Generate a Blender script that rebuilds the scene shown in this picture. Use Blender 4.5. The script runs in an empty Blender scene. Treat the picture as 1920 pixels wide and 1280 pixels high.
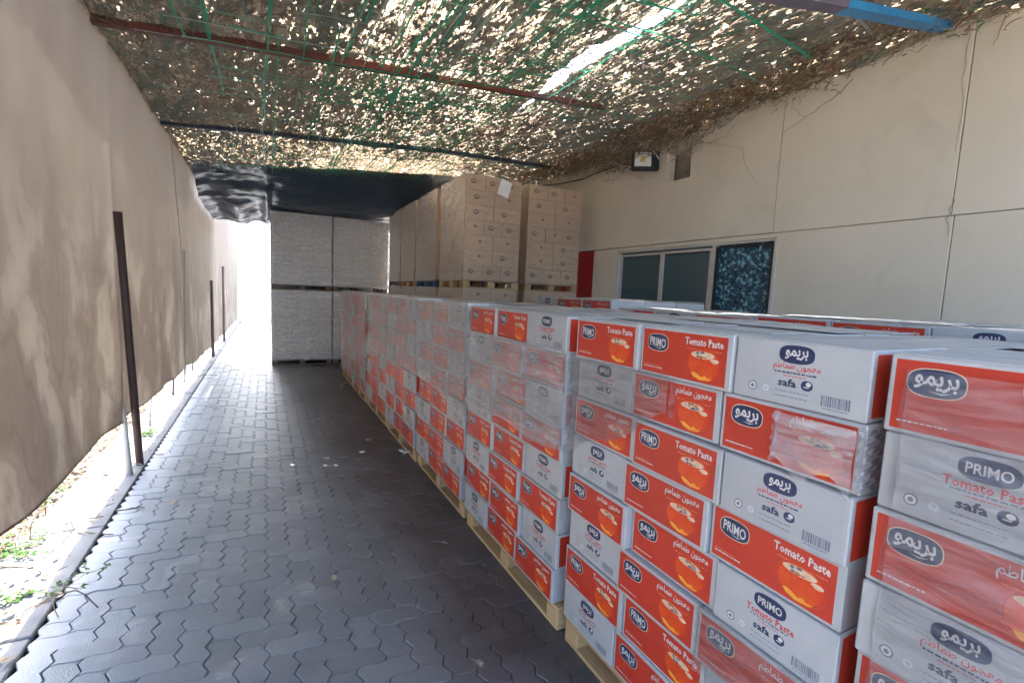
import bpy, math, random
import numpy as np
from mathutils import Matrix, Vector
R = random.Random(7)
NP = np.random.RandomState(11)
sc = bpy.context.scene
COL = sc.collection

# ------------------------------------------------------------------ camera, world, sun, exposure
F, ROLL = 880.0, 0.045
d = np.array([498 - 960, 530 - 640, F]); d /= np.linalg.norm(d)
n = np.cross(d, np.array([1, ROLL, 0.])); n /= np.linalg.norm(n)
if n[1] < 0: n = -n
r = np.cross(n, d)
if r[0] < 0: r = -r
M = np.array([r, d, -n])
cx, cy, cz = M @ np.array([1., 0, 0]), M @ np.array([0, -1., 0]), M @ np.array([0, 0, -1.])
cam_d = bpy.data.cameras.new('camera'); cam = bpy.data.objects.new('camera', cam_d); COL.objects.link(cam)
cam_d.sensor_width = 36; cam_d.lens = F / 1920 * 36; cam_d.clip_start = 0.02; cam_d.clip_end = 500
mw = Matrix.Identity(4)
for i in range(3):
    mw[i][0], mw[i][1], mw[i][2] = cx[i], cy[i], cz[i]
mw[2][3] = 1.62
cam.matrix_world = mw
sc.camera = cam

SUN_EL, SUN_AZ = math.radians(54), math.radians(-7)      # azimuth from +Y towards +X
world = bpy.data.worlds.new('World'); sc.world = world; world.use_nodes = True
wn = world.node_tree; bg = wn.nodes['Background']
sky = wn.nodes.new('ShaderNodeTexSky'); sky.sky_type = 'NISHITA'; sky.sun_disc = False
sky.sun_elevation = SUN_EL; sky.sun_rotation = SUN_AZ; sky.air_density = 1.0; sky.dust_density = 3.0; sky.ozone_density = 1.0
wn.links.new(sky.outputs[0], bg.inputs[0]); bg.inputs[1].default_value = 0.15
sun_d = bpy.data.lights.new('sun', 'SUN'); sun_d.energy = 4.0; sun_d.angle = math.radians(0.5); sun_d.color = (1, .95, .88)
sun = bpy.data.objects.new('sun', sun_d); COL.objects.link(sun)
sv = Vector((math.sin(SUN_AZ) * math.cos(SUN_EL), math.cos(SUN_AZ) * math.cos(SUN_EL), math.sin(SUN_EL)))
sun.rotation_euler = sv.to_track_quat('Z', 'Y').to_euler(); sun.location = (0, 0, 30)
sc.view_settings.view_transform = 'Standard'; sc.view_settings.look = 'None'
sc.view_settings.gamma = 1; sc.view_settings.exposure = 3.3; sc.view_settings.use_curve_mapping = False

# ------------------------------------------------------------------ helpers
def tag(o, label=None, cat=None, group=None, kind=None):
    for k, v in (('label', label), ('category', cat), ('group', group), ('kind', kind)):
        if v: o[k] = v
    return o
def link(o, parent=None):
    COL.objects.link(o)
    if parent: o.parent = parent
    return o
def empty(name, loc=(0, 0, 0), rz=0, parent=None):
    o = bpy.data.objects.new(name, None); o.empty_display_size = .1
    o.location = loc; o.rotation_euler = (0, 0, rz)
    return link(o, parent)

class MB:
    """collects polygons with a material index, builds one mesh"""
    def __init__(s): s.v = []; s.f = []; s.m = []
    def poly(s, pts, mi=0):
        b = len(s.v); s.v += [tuple(p) for p in pts]; s.f.append(tuple(range(b, b + len(pts)))); s.m.append(mi)
    def add(s, vs, fs, mi=0):
        b = len(s.v); s.v += [tuple(p) for p in vs]
        for f in fs: s.f.append(tuple(i + b for i in f)); s.m.append(mi)
    def box(s, a, b, mi=0, ch=0.0):
        x0, y0, z0 = a; x1, y1, z1 = b
        if ch <= 0:
            vs = [(x0, y0, z0), (x1, y0, z0), (x1, y1, z0), (x0, y1, z0), (x0, y0, z1), (x1, y0, z1), (x1, y1, z1), (x0, y1, z1)]
            s.add(vs, [(0, 3, 2, 1), (4, 5, 6, 7), (0, 1, 5, 4), (1, 2, 6, 5), (2, 3, 7, 6), (3, 0, 4, 7)], mi); return
        c = ch; idx = {}; vs = []
        for sx in (0, 1):
            for sy in (0, 1):
                for sz in (0, 1):
                    P = ((x0, x1)[sx], (y0, y1)[sy], (z0, z1)[sz]); S = (1 - 2 * sx, 1 - 2 * sy, 1 - 2 * sz)
                    for ax in range(3):
                        q = [P[i] + (S[i] * c if i != ax else 0) for i in range(3)]
                        idx[(sx, sy, sz, ax)] = len(vs); vs.append(tuple(q))
        fs = []
        def q(*k): fs.append(tuple(idx[i] for i in k))
        for ax in range(3):
            o1, o2 = [i for i in range(3) if i != ax]
            for sd in (0, 1):
                ks = []
                for (a_, b_) in ((0, 0), (1, 0), (1, 1), (0, 1)):
                    t = [0, 0, 0]; t[ax] = sd; t[o1] = a_; t[o2] = b_; ks.append((t[0], t[1], t[2], ax))
                q(*ks)
        for ax in range(3):
            o1, o2 = [i for i in range(3) if i != ax]
            for a_ in (0, 1):
                for b_ in (0, 1):
                    t0 = [0, 0, 0]; t0[o1] = a_; t0[o2] = b_; t1 = list(t0); t1[ax] = 1
                    q((*t0, o1), (*t1, o1), (*t1, o2), (*t0, o2))
        for sx in (0, 1):
            for sy in (0, 1):
                for sz in (0, 1): q((sx, sy, sz, 0), (sx, sy, sz, 1), (sx, sy, sz, 2))
        s.add(vs, fs, mi)
    def tube(s, pts, rad, mi=0, n=6, r1=None):
        pts = [Vector(p) for p in pts]; rings = []; k = len(pts); vs = []
        for i, p in enumerate(pts):
            t = (pts[min(i + 1, k - 1)] - pts[max(i - 1, 0)]).normalized()
            a = t.orthogonal().normalized(); b = t.cross(a)
            rr = rad if r1 is None else rad + (r1 - rad) * i / (k - 1)
            for j in range(n):
                an = 2 * math.pi * j / n; vs.append(p + a * math.cos(an) * rr + b * math.sin(an) * rr)
        fs = []
        for i in range(k - 1):
            # align ring offset
            best = min(range(n), key=lambda o: (vs[i * n] - vs[(i + 1) * n + o]).length)
            for j in range(n):
                fs.append((i * n + j, i * n + (j + 1) % n, (i + 1) * n + (j + 1 + best) % n, (i + 1) * n + (j + best) % n))
            ring = [vs[(i + 1) * n + (j + best) % n] for j in range(n)]
            fs[-n:] = [(i * n + j, i * n + (j + 1) % n, (i + 1) * n + (j + 1) % n, (i + 1) * n + j) for j in range(n)]
            vs[(i + 1) * n:(i + 2) * n] = ring
        fs.append(tuple(range(n))[::-1]); fs.append(tuple((k - 1) * n + j for j in range(n)))
        s.add(vs, fs, mi)
    def mesh(s, name, mats, smooth=False):
        me = bpy.data.meshes.new(name); me.from_pydata(s.v, [], s.f)
        for m in (mats if isinstance(mats, (list, tuple)) else [mats]):
            if m: me.materials.append(m)
        if any(s.m): me.polygons.foreach_set('material_index', s.m)
        if smooth: me.polygons.foreach_set('use_smooth', [True] * len(s.f))
        me.update(); return me
    def obj(s, name, mats, parent=None, smooth=False, loc=None):
        o = bpy.data.objects.new(name, s.mesh(name, mats, smooth))
        if loc: o.location = loc
        return link(o, parent)
def inst(name, me, parent=None, loc=(0, 0, 0), rot=(0, 0, 0)):
    o = bpy.data.objects.new(name, me); o.location = loc; o.rotation_euler = rot
    return link(o, parent)

# ------------------------------------------------------------------ materials
def mat(name, c1, c2=None, rough=.6, scale=8, bump=0.0, bscale=60, spec=.4, trans=0, metallic=0, c3=None, scale3=1.5, t3=(.5, .62), stretch=(1, 1, 1), obj_rand=0.0, coords='Object'):
    m = bpy.data.materials.new(name); m.use_nodes = True; nt = m.node_tree; N = nt.nodes; L = nt.links
    p = N['Principled BSDF']; p.inputs['Roughness'].default_value = rough; p.inputs['Specular IOR Level'].default_value = spec
    p.inputs['Metallic'].default_value = metallic
    tc = N.new('ShaderNodeTexCoord'); mp = N.new('ShaderNodeMapping'); mp.inputs['Scale'].default_value = stretch
    if coords == 'World':
        g = N.new('ShaderNodeNewGeometry'); L.new(g.outputs['Position'], mp.inputs[0])
    else: L.new(tc.outputs[coords], mp.inputs[0])
    col = None
    if c2:
        nz = N.new('ShaderNodeTexNoise'); nz.inputs['Scale'].default_value = scale; nz.inputs['Detail'].default_value = 6; nz.inputs['Roughness'].default_value = .65
        L.new(mp.outputs[0], nz.inputs[0]); rp = N.new('ShaderNodeValToRGB')
        rp.color_ramp.elements[0].position = .35; rp.color_ramp.elements[1].position = .68
        rp.color_ramp.elements[0].color = (*c1, 1); rp.color_ramp.elements[1].color = (*c2, 1)
        L.new(nz.outputs[0], rp.inputs[0]); col = rp.outputs[0]
        if c3:
            n3 = N.new('ShaderNodeTexNoise'); n3.inputs['Scale'].default_value = scale3; n3.inputs['Detail'].default_value = 8; n3.inputs['Roughness'].default_value = .7
            n3.inputs['Distortion'].default_value = .6
            L.new(mp.outputs[0], n3.inputs[0]); r3 = N.new('ShaderNodeMapRange'); r3.inputs[1].default_value = t3[0]; r3.inputs[2].default_value = t3[1]
            L.new(n3.outputs[0], r3.inputs[0]); mx = N.new('ShaderNodeMix'); mx.data_type = 'RGBA'
            L.new(r3.outputs[0], mx.inputs[0]); L.new(col, mx.inputs[6]); mx.inputs[7].default_value = (*c3, 1); col = mx.outputs[2]
    if obj_rand:
        oi = N.new('ShaderNodeObjectInfo'); mr = N.new('ShaderNodeMapRange'); mr.inputs[3].default_value = 1 - obj_rand; mr.inputs[4].default_value = 1 + obj_rand
        L.new(oi.outputs['Random'], mr.inputs[0]); hs = N.new('ShaderNodeHueSaturation'); L.new(mr.outputs[0], hs.inputs['Value'])
        if col: L.new(col, hs.inputs['Color'])
        else: hs.inputs['Color'].default_value = (*c1, 1)
        col = hs.outputs[0]
    if col: L.new(col, p.inputs['Base Color'])
    else: p.inputs['Base Color'].default_value = (*c1, 1)
    if bump:
        nb = N.new('ShaderNodeTexNoise'); nb.inputs['Scale'].default_value = bscale; nb.inputs['Detail'].default_value = 5
        L.new(mp.outputs[0], nb.inputs[0]); bm = N.new('ShaderNodeBump'); bm.inputs['Strength'].default_value = min(1, bump); bm.inputs['Distance'].default_value = .01 * max(1, bump)
        L.new(nb.outputs[0], bm.inputs['Height']); L.new(bm.outputs[0], p.inputs['Normal'])
    if trans:
        tr = N.new('ShaderNodeBsdfTranslucent'); ms = N.new('ShaderNodeMixShader'); ms.inputs[0].default_value = trans
        if col: L.new(col, tr.inputs[0])
        else: tr.inputs[0].default_value = (*c1, 1)
        out = N['Material Output']; L.new(p.outputs[0], ms.inputs[1]); L.new(tr.outputs[0], ms.inputs[2]); L.new(ms.outputs[0], out.inputs[0])
    return m

def film_mat(name, milk0, milk1, rough=.22, gl0=.05):
    m = bpy.data.materials.new(name); m.use_nodes = True; nt = m.node_tree; N = nt.nodes; L = nt.links
    N.remove(N['Principled BSDF']); out = N['Material Output']
    g = N.new('ShaderNodeNewGeometry')
    mp = N.new('ShaderNodeMapping'); mp.inputs['Rotation'].default_value = (.25, .1, .15); mp.inputs['Scale'].default_value = (2, 1.4, 9)
    L.new(g.outputs['Position'], mp.inputs[0])
    nz = N.new('ShaderNodeTexNoise'); nz.inputs['Scale'].default_value = 3.5; nz.inputs['Detail'].default_value = 7; nz.inputs['Roughness'].default_value = .6; nz.inputs['Distortion'].default_value = 1.2
    L.new(mp.outputs[0], nz.inputs[0])
    bm = N.new('ShaderNodeBump'); bm.inputs['Strength'].default_value = .9; bm.inputs['Distance'].default_value = .035; L.new(nz.outputs[0], bm.inputs['Height'])
    mr = N.new('ShaderNodeMapRange'); mr.inputs[1].default_value = .35; mr.inputs[2].default_value = .7; mr.inputs[3].default_value = milk0; mr.inputs[4].default_value = milk1
    L.new(nz.outputs[0], mr.inputs[0])
    t = N.new('ShaderNodeBsdfTransparent'); df = N.new('ShaderNodeBsdfDiffuse'); df.inputs[0].default_value = (.82, .85, .88, 1)
    gl = N.new('ShaderNodeBsdfGlossy'); gl.inputs['Roughness'].default_value = rough; gl.inputs[0].default_value = (1, 1, 1, 1); L.new(bm.outputs[0], gl.inputs['Normal'])
    m1 = N.new('ShaderNodeMixShader'); L.new(mr.outputs[0], m1.inputs[0]); L.new(t.outputs[0], m1.inputs[1]); L.new(df.outputs[0], m1.inputs[2])
    fr = N.new('ShaderNodeFresnel'); fr.inputs[0].default_value = 1.5; L.new(bm.outputs[0], fr.inputs['Normal'])
    ad = N.new('ShaderNodeMath'); ad.operation = 'MULTIPLY_ADD'; ad.inputs[1].default_value = .6; ad.inputs[2].default_value = gl0; L.new(fr.outputs[0], ad.inputs[0])
    m2 = N.new('ShaderNodeMixShader'); L.new(ad.outputs[0], m2.inputs[0]); L.new(m1.outputs[0], m2.inputs[1]); L.new(gl.outputs[0], m2.inputs[2])
    L.new(m2.outputs[0], out.inputs[0]); return m

board = mat('white_board', (.375, .385, .39), (.445, .452, .458), rough=.5, scale=5, obj_rand=.05, bump=.15, bscale=25)
board_in = mat('board_edge', (.55, .5, .45), rough=.8)
red = mat('red_print', (.46, .036, .018), (.54, .050, .024), rough=.42, scale=4, obj_rand=.06)
navy = mat('navy_print', (.018, .028, .075), (.03, .045, .11), rough=.4, scale=20)
inkwhite = mat('white_print', (.60, .58, .56), rough=.5)
inkred = mat('red_ink', (.55, .05, .04), rough=.5)
inkgrey = mat('grey_ink', (.13, .15, .2), rough=.5)
inkpale = mat('pale_ink', (.38, .42, .48), rough=.5)
orange = mat('orange_print', (.62, .045, .012), (.72, .10, .012), rough=.4, scale=18)
gold = mat('gold_print', (.8, .42, .06), (.85, .25, .02), rough=.4, scale=30)
cream = mat('cream_print', (.62, .42, .26), (.75, .55, .4), rough=.5, scale=60)
bowlred = mat('bowl_print', (.2, .05, .02), (.6, .3, .15), rough=.5, scale=90)
pinkline = mat('pale_red_print', (.8, .25, .12), rough=.5)
kraft = mat('kraft_board', (.56, .39, .25), (.64, .46, .31), rough=.7, scale=6, obj_rand=.07, bump=.1, bscale=30)
brownink = mat('brown_ink', (.12, .055, .04), rough=.6)
rustink = mat('rust_ink', (.3, .09, .03), rough=.6)
wood = mat('pallet_wood', (.42, .26, .12), (.58, .40, .22), rough=.75, scale=3, stretch=(1, 6, 6), bump=.3, bscale=40, obj_rand=.15)
bluewood = mat('blue_pallet_wood', (.03, .09, .18), (.06, .16, .28), rough=.7, scale=5, obj_rand=.1)
darkwood = mat('grey_pallet_wood', (.16, .12, .1), (.26, .2, .16), rough=.8, scale=5, obj_rand=.15)
film_light = film_mat('clear_stretch_film', .0, .17)
film_milky = film_mat('milky_stretch_film', .12, .46, .2, .09)
film_white = film_mat('thick_stretch_film', .05, .75, .25, .2)
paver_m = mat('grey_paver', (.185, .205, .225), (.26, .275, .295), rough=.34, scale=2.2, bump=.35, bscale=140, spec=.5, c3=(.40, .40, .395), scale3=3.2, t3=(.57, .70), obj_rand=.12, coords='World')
joint_m = mat('joint_sand', (.02, .02, .02), (.045, .042, .04), rough=.95, scale=40)
concrete = mat('pale_concrete', (.17, .17, .172), (.235, .235, .235), rough=.85, scale=6, bump=.4, bscale=60, c3=(.22, .2, .18), scale3=3, t3=(.58, .7), coords='World')
sand = mat('pale_sand', (.24, .20, .16), (.34, .30, .25), rough=.95, scale=3, bump=.5, bscale=30, coords='World')
wallm = mat('cream_paint', (.68, .62, .51), (.74, .68, .57), rough=.6, scale=1.5, bump=.1, bscale=120, c3=(.58, .53, .44), scale3=1.6, t3=(.55, .8), coords='World')
grout = mat('joint_shadow', (.12, .1, .08), rough=.9)
redpaint = mat('red_paint', (.40, .010, .010), (.48, .015, .012), rough=.8, spec=.1, scale=3)
alu = mat('grey_aluminium', (.56, .55, .52), (.66, .65, .62), rough=.4, metallic=.3, scale=12)
black = mat('black_rubber', (.015, .015, .017), rough=.5)
dirty = mat('dirty_plaster', (.2, .15, .1), (.38, .31, .23), rough=.9, scale=8, bump=.4)
rust = mat('red_oxide_steel', (.13, .035, .025), (.19, .055, .035), rough=.6, scale=9, c3=(.09, .05, .035), scale3=5)
bluesteel = mat('blue_steel', (.02, .19, .42), (.035, .26, .52), rough=.45, scale=6, c3=(.2, .25, .3), scale3=14, t3=(.62, .7))
darkblue = mat('dark_blue_steel', (.015, .03, .07), (.03, .05, .1), rough=.5, scale=6)
purplesteel = mat('faded_purple_steel', (.10, .09, .13), (.16, .13, .17), rough=.6, scale=6)
polem = mat('dark_brown_steel', (.05, .028, .025), (.09, .05, .045), rough=.6, scale=10)
polepale = mat('pale_plastic_pipe', (.55, .55, .5), (.65, .63, .58), rough=.5, scale=8)

def shade_and_damp(m):  # paving darkens towards the pallets: shade and damp painted into its colour
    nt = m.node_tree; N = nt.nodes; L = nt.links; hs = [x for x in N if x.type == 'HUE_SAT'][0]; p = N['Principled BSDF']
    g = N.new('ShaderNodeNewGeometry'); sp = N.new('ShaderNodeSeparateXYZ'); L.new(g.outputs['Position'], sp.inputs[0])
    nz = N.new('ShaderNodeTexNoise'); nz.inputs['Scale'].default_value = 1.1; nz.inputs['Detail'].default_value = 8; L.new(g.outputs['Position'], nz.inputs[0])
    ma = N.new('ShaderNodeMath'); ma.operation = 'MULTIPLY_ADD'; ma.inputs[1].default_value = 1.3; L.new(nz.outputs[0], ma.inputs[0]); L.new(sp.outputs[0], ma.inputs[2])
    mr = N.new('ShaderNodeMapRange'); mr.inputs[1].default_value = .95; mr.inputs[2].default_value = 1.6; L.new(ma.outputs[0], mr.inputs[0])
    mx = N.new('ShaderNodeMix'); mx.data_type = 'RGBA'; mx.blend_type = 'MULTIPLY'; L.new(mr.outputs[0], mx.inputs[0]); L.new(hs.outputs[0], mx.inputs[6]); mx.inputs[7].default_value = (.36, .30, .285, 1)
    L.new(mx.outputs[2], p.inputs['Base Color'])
shade_and_damp(paver_m)
# fabric with stains, translucent
fabric = mat('taupe_fabric', (.195, .155, .12), (.24, .198, .155), rough=.85, scale=1.6, bump=.12, bscale=9, trans=.3, stretch=(1, 1, .6), coords='World')
def cloth_stain(m):
    nt = m.node_tree; N = nt.nodes; L = nt.links
    # rusty tidemarks and a few pale washed spots low on the cloth
    p = N['Principled BSDF']; src = p.inputs['Base Color'].links[0].from_socket
    g = N.new('ShaderNodeNewGeometry'); sp = N.new('ShaderNodeSeparateXYZ'); L.new(g.outputs['Position'], sp.inputs[0])
    lo = N.new('ShaderNodeMapRange'); lo.inputs[1].default_value = 2.5; lo.inputs[2].default_value = 1.3; L.new(sp.outputs[2], lo.inputs[0])
    nz = N.new('ShaderNodeTexNoise'); nz.inputs['Scale'].default_value = 1.8; nz.inputs['Detail'].default_value = 6; nz.inputs['Roughness'].default_value = .5; nz.inputs['Distortion'].default_value = .25
    mq = N.new('ShaderNodeMapping'); mq.inputs['Scale'].default_value = (1, 1.3, .8); L.new(g.outputs['Position'], mq.inputs[0]); L.new(mq.outputs[0], nz.inputs[0])
    def band(c, w):
        s = N.new('ShaderNodeMath'); s.operation = 'SUBTRACT'; L.new(nz.outputs[0], s.inputs[0]); s.inputs[1].default_value = c
        a = N.new('ShaderNodeMath'); a.operation = 'ABSOLUTE'; L.new(s.outputs[0], a.inputs[0])
        r_ = N.new('ShaderNodeMapRange'); r_.inputs[1].default_value = 0; r_.inputs[2].default_value = w; r_.inputs[3].default_value = 1; r_.inputs[4].default_value = 0; L.new(a.outputs[0], r_.inputs[0])
        k = N.new('ShaderNodeMath'); k.operation = 'MULTIPLY'; L.new(r_.outputs[0], k.inputs[0]); L.new(lo.outputs[0], k.inputs[1]); return k.outputs[0]
    col = src
    for c, w, cc, am in ((.45, .12, (.105, .075, .05), .7), (.64, .08, (.32, .26, .18), .55), (.34, .08, (.10, .072, .048), .6), (.535, .02, (.10, .07, .045), .35)):
        k = N.new('ShaderNodeMath'); k.operation = 'MULTIPLY'; k.inputs[1].default_value = am; L.new(band(c, w), k.inputs[0])
        mx = N.new('ShaderNodeMix'); mx.data_type = 'RGBA'; L.new(k.outputs[0], mx.inputs[0]); L.new(col, mx.inputs[6]); mx.inputs[7].default_value = (*cc, 1); col = mx.outputs[2]
    L.new(col, p.inputs['Base Color'])
    for nd in N:
        if nd.type == 'BSDF_TRANSLUCENT': L.new(col, nd.inputs[0])
cloth_stain(fabric)

tarp = mat('black_plastic_sheet', (.016, .036, .066), (.026, .052, .090), rough=.3, spec=.7, scale=4, bump=1.6, bscale=5, stretch=(.6, 4, 4))
straw = [mat('straw_dark', (.13, .10, .08), rough=.8), mat('straw_brown', (.22, .16, .11), rough=.8, trans=.2),
         mat('straw_tan', (.32, .25, .185), rough=.8, trans=.1), mat('straw_grey', (.19, .20, .17), rough=.8, trans=.15), mat('net_green', (.08, .22, .15), rough=.6, trans=.2)]
glow = mat('thin_dry_leaf', (.72, .58, .45), rough=.7, trans=.42)
glow_o = mat('thin_orange_leaf', (.50, .34, .19), rough=.7, trans=.5)
green = mat('green_net_tape', (.03, .42, .24), rough=.45, trans=.25)
greenp = mat('pale_net_tape', (.35, .45, .40), rough=.45, trans=.4)
leafg = mat('green_leaf', (.06, .16, .02), (.10, .24, .04), rough=.5, scale=20, trans=.35)
litter = [mat('dry_litter', (.28, .20, .13), rough=.9), mat('pale_litter', (.5, .42, .32), rough=.9), mat('brown_litter', (.13, .085, .05), rough=.9), leafg]

# ------------------------------------------------------------------ ground
def roofz(x, y=0):
    z = 3.40 + .09 * (x + 1.05)
    z = np.where(x > 2.9, 3.7555 + (x - 2.9) * .02, z)
    return np.where(x > 3.7, 3.7715 - np.maximum(x - 3.7, 0) ** 1.3 * .12, z)

mb = MB(); mb.poly([(-200, -200, -.05), (200, -200, -.05), (200, 260, -.05), (-200, 260, -.05)])
tag(mb.obj('ground', sand), kind='structure')
# paved path: dark joint bed, 90 degree herringbone of zigzag pavers
A, B = .115, .1065
bedm = MB(); bedm.box((-.92, -1.5, -.045), (4.55, 24, -.010))
path = bedm.obj('paved_path', joint_m); tag(path, kind='structure')
def tri(t):
    t = t % 1.0
    return 4 * t if t < .25 else (2 - 4 * t if t < .75 else 4 * t - 4)
AM = .013
def paver_mesh(w, h, name):
    # outline in grid units displaced by a zigzag that is zero at integer points
    pts = []
    S = (0, .25, .75)
    for i in range(w):
        for s_ in S: pts.append((i + s_, 0))
    for j in range(h):
        for s_ in S: pts.append((w, j + s_))
    for i in range(w, 0, -1):
        for s_ in S: pts.append((i - s_, h))
    for j in range(h, 0, -1):
        for s_ in S: pts.append((0, j - s_))
    P = [(u * A + AM * tri(v), v * B + AM * .5 * tri(u)) for u, v in pts]
    k = len(P)
    def inset(q):
        out = []
        for i in range(k):
            x0, y0 = P[i - 1]; x, y = P[i]; x1, y1 = P[(i + 1) % k]
            tx, ty = x1 - x0, y1 - y0; l = math.hypot(tx, ty); out.append((x - ty / l * q * 1.1, y + tx / l * q * .45))
        return out
    a = inset(.0048); b = inset(.0016)
    m = MB(); vs = [(x, y, 0) for x, y in a] + [(x, y, -.004) for x, y in b] + [(x, y, -.010) for x, y in b]
    fs = [tuple(range(k))] + [(i + k, (i + 1) % k + k, (i + 1) % k, i) for i in range(k)] + [(i + 2 * k, (i + 1) % k + 2 * k, (i + 1) % k + k, i + k) for i in range(k)]
    m.add(vs, fs); return m.mesh(name, paver_m)
ph, pv, pq = paver_mesh(2, 1, 'paver_across'), paver_mesh(1, 2, 'paver_along'), paver_mesh(1, 1, 'half_paver')
cells = []
for j in range(int(0.6 / B), int(21 / B)):
    for i in range(0, 24):
        s_ = (i + j) % 4
        if s_ == 0: cells.append((j * B, i, 'h'))
        elif s_ == 2: cells.append((j * B, i, 'v'))
        elif s_ == 1 and i == 0: cells.append((j * B, i, 'q'))
def visible(y, i):
    x = -.92 + i * A
    return x < 1.3 and y > 1.28 and x > -.92 and y > 1.5 + .3 * (x < -.3) * (-.3 - x)
cells.sort(key=lambda c: (not visible(c[0], c[1]), c[0]))
far = MB(); cnt = 0
for (y, i, t) in cells:
    x = -.925 + i * A; me = ph if t == 'h' else pv
    if t == 'h' and i >= 23: continue
    if t == 'q': me = pq
    dz = R.uniform(-.0022, .0022)
    if visible(y, i) and cnt < 300:
        cnt += 1
        o = inst('paver', me, path, (x, y, dz), (R.uniform(-.008, .008), R.uniform(-.008, .008), 0))
    else:
        a, b = R.uniform(-.008, .008), R.uniform(-.008, .008)
        vs = [(v.co.x + x, v.co.y + y, v.co.z + dz + a * v.co.y - b * v.co.x) for v in me.vertices]
        far.add(vs, [tuple(p.vertices) for p in me.polygons])
tag(far.obj('distant_pavers', paver_m, path), kind='stuff')

# concrete edging slabs on the left
strip = MB(); strip.box((-1.34, -1.5, -.045), (-.93, 24, -.015)); strip = strip.obj('concrete_edge', joint_m); tag(strip, kind='structure')
y = -1.4
while y < 22:
    l = R.uniform(.8, 1.25); m = MB(); wv = R.uniform(-.02, .02)
    m.box((-1.335 + wv, y, -.02), (-.934, y + l - .012, R.uniform(.004, .014)), ch=.006)
    m.obj('slab', concrete, strip); y += l

# litter strip beyond the edging
lm = MB()
for k in range(14000):
    yy = 1.5 + 19 * R.random() ** 1.7; xx = -1.33 - abs(R.gauss(0, .25)) if R.random() < .975 else -R.uniform(.95, 1.25)
    s_ = R.uniform(.008, .03); a = R.uniform(0, 6.28); zz = -.03 + R.random() * .035 + (.0 if xx < -1.3 else .035)
    q = [Vector((math.cos(a + t) * s_ * w, math.sin(a + t) * s_ * w, R.uniform(-.3, .5) * s_)) + Vector((xx, yy, zz)) for t, w in ((0, 1.3), (1.5, .5), (3.1, 1.2), (4.7, .6))]
    lm.poly(q, R.choices((0, 1, 2, 3), (5, 5, 3, .5))[0])
tag(lm.obj('leaf_litter', litter), 'dry fallen leaves lying beside the concrete edging below the cloth', 'leaf litter', kind='stuff')
sm = MB()
for k in range(420):
    yy = 1.7 + 12 * R.random() ** 1.6; xx = -R.uniform(1.05, 1.75); p = Vector((xx, yy, 0)); dr = Vector((R.gauss(0, .5), R.gauss(0, .5), R.uniform(.3, 1.2))).normalized()
    pts = [p.copy()]
    for t in range(5):
        dr = (dr + Vector((R.gauss(0, .35), R.gauss(0, .35), R.gauss(-.25, .3)))).normalized(); p = p + dr * R.uniform(.04, .11); p.z = max(p.z, .005); pts.append(p.copy())
    sm.tube(pts, R.uniform(.0015, .004), R.choice((0, 1, 2)), 3)
tag(sm.obj('dry_stems', litter), 'tangle of dry stems between the pavement edge and the cloth', 'dry stems', kind='stuff')
def weed(x, y, n, rad, label, seed):
    q = random.Random(seed); root = empty('weed', (x, y, 0)); tag(root, label, 'weed', 'green weeds at the pavement edge')
    st = MB(); lf = MB()
    for k in range(n):
        a = q.uniform(0, 6.28); l = q.uniform(.4, 1) * rad; p = Vector((0, 0, 0)); pts = [p.copy()]
        for t in range(4):
            p = p + Vector((math.cos(a) * l / 4, math.sin(a) * l / 4, q.uniform(-.005, .03))); p.z = max(p.z, .012); a += q.gauss(0, .4); pts.append(p.copy())
            for e in range(2):
                b = q.uniform(0, 6.28); s_ = q.uniform(.014, .03); c = p + Vector((0, 0, .006 + .01 * e))
                lf.poly([c, c + Vector((math.cos(b - .5) * s_, math.sin(b - .5) * s_, .006)), c + Vector((math.cos(b) * s_ * 1.7, math.sin(b) * s_ * 1.7, -.002)), c + Vector((math.cos(b + .5) * s_, math.sin(b + .5) * s_, .008))])
        st.tube(pts, .002, 0, 3)
    st.obj('stem', litter[0], root); lf.obj('foliage', leafg, root)
weed(-1.30, 3.55, 12, .20, 'leafy green weed on the litter at the left picture edge', 1)
weed(-1.02, 3.05, 7, .26, 'creeping green weed crossing the joint beside the nearest slab', 2)
weed(-1.12, 5.9, 9, .18, 'small green weed behind the dark leaning pole', 3)
weed(-1.22, 11.0, 10, .3, 'pale green weed by the distant thin post', 4)
weed(-1.45, 4.3, 9, .2, 'green weed among the dry stems before the dark leaning pole', 5)

# ------------------------------------------------------------------ fabric screen on the left
def grid(xs, ys, fn, mi=None):
    vs = [fn(a, b) for a in xs for b in ys]; nb = len(ys)
    fs = [(i * nb + j, (i + 1) * nb + j, (i + 1) * nb + j + 1, i * nb + j + 1) for i in range(len(xs) - 1) for j in range(nb - 1)]
    return vs, fs
ys = np.concatenate([np.linspace(.2, 8, 130), np.linspace(8.15, 23, 90)])
def cloth(y, t):
    zb = .45 - .012 * max(0, y - 4) - .16 * max(0, min(1, (y - 5) / 7)) + .012 * math.sin(y * 3.1) + .008 * math.sin(y * 7.7)
    zt = 3.42 + (.0 if y < 9 else (y - 9) * .035) + .012 * math.sin(y * 5)
    z = zb + (zt - zb) * t
    x = -1.05 + .025 * math.sin(math.pi * t) * math.sin(y * 1.1 + 1) + .010 * math.sin(y * 4.3 + z * .8) * (1 - .5 * t) + .010 * math.sin(z * 4 + y * 2) * (1 - t) ** 2 + .003 * math.sin(y * 11 + math.sin(z * 3)) * (1 - t)
    # seams: a crease where two widths join
    for s_ in (4.72, 7.3, 9.6, 12.2, 15): x += .02 * math.exp(-((y - s_) / .05) ** 2)
    return (x, y, z)
vs, fs = grid(ys, np.linspace(0, 1, 46), cloth)
scr = MB(); scr.add(vs, fs)
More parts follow.
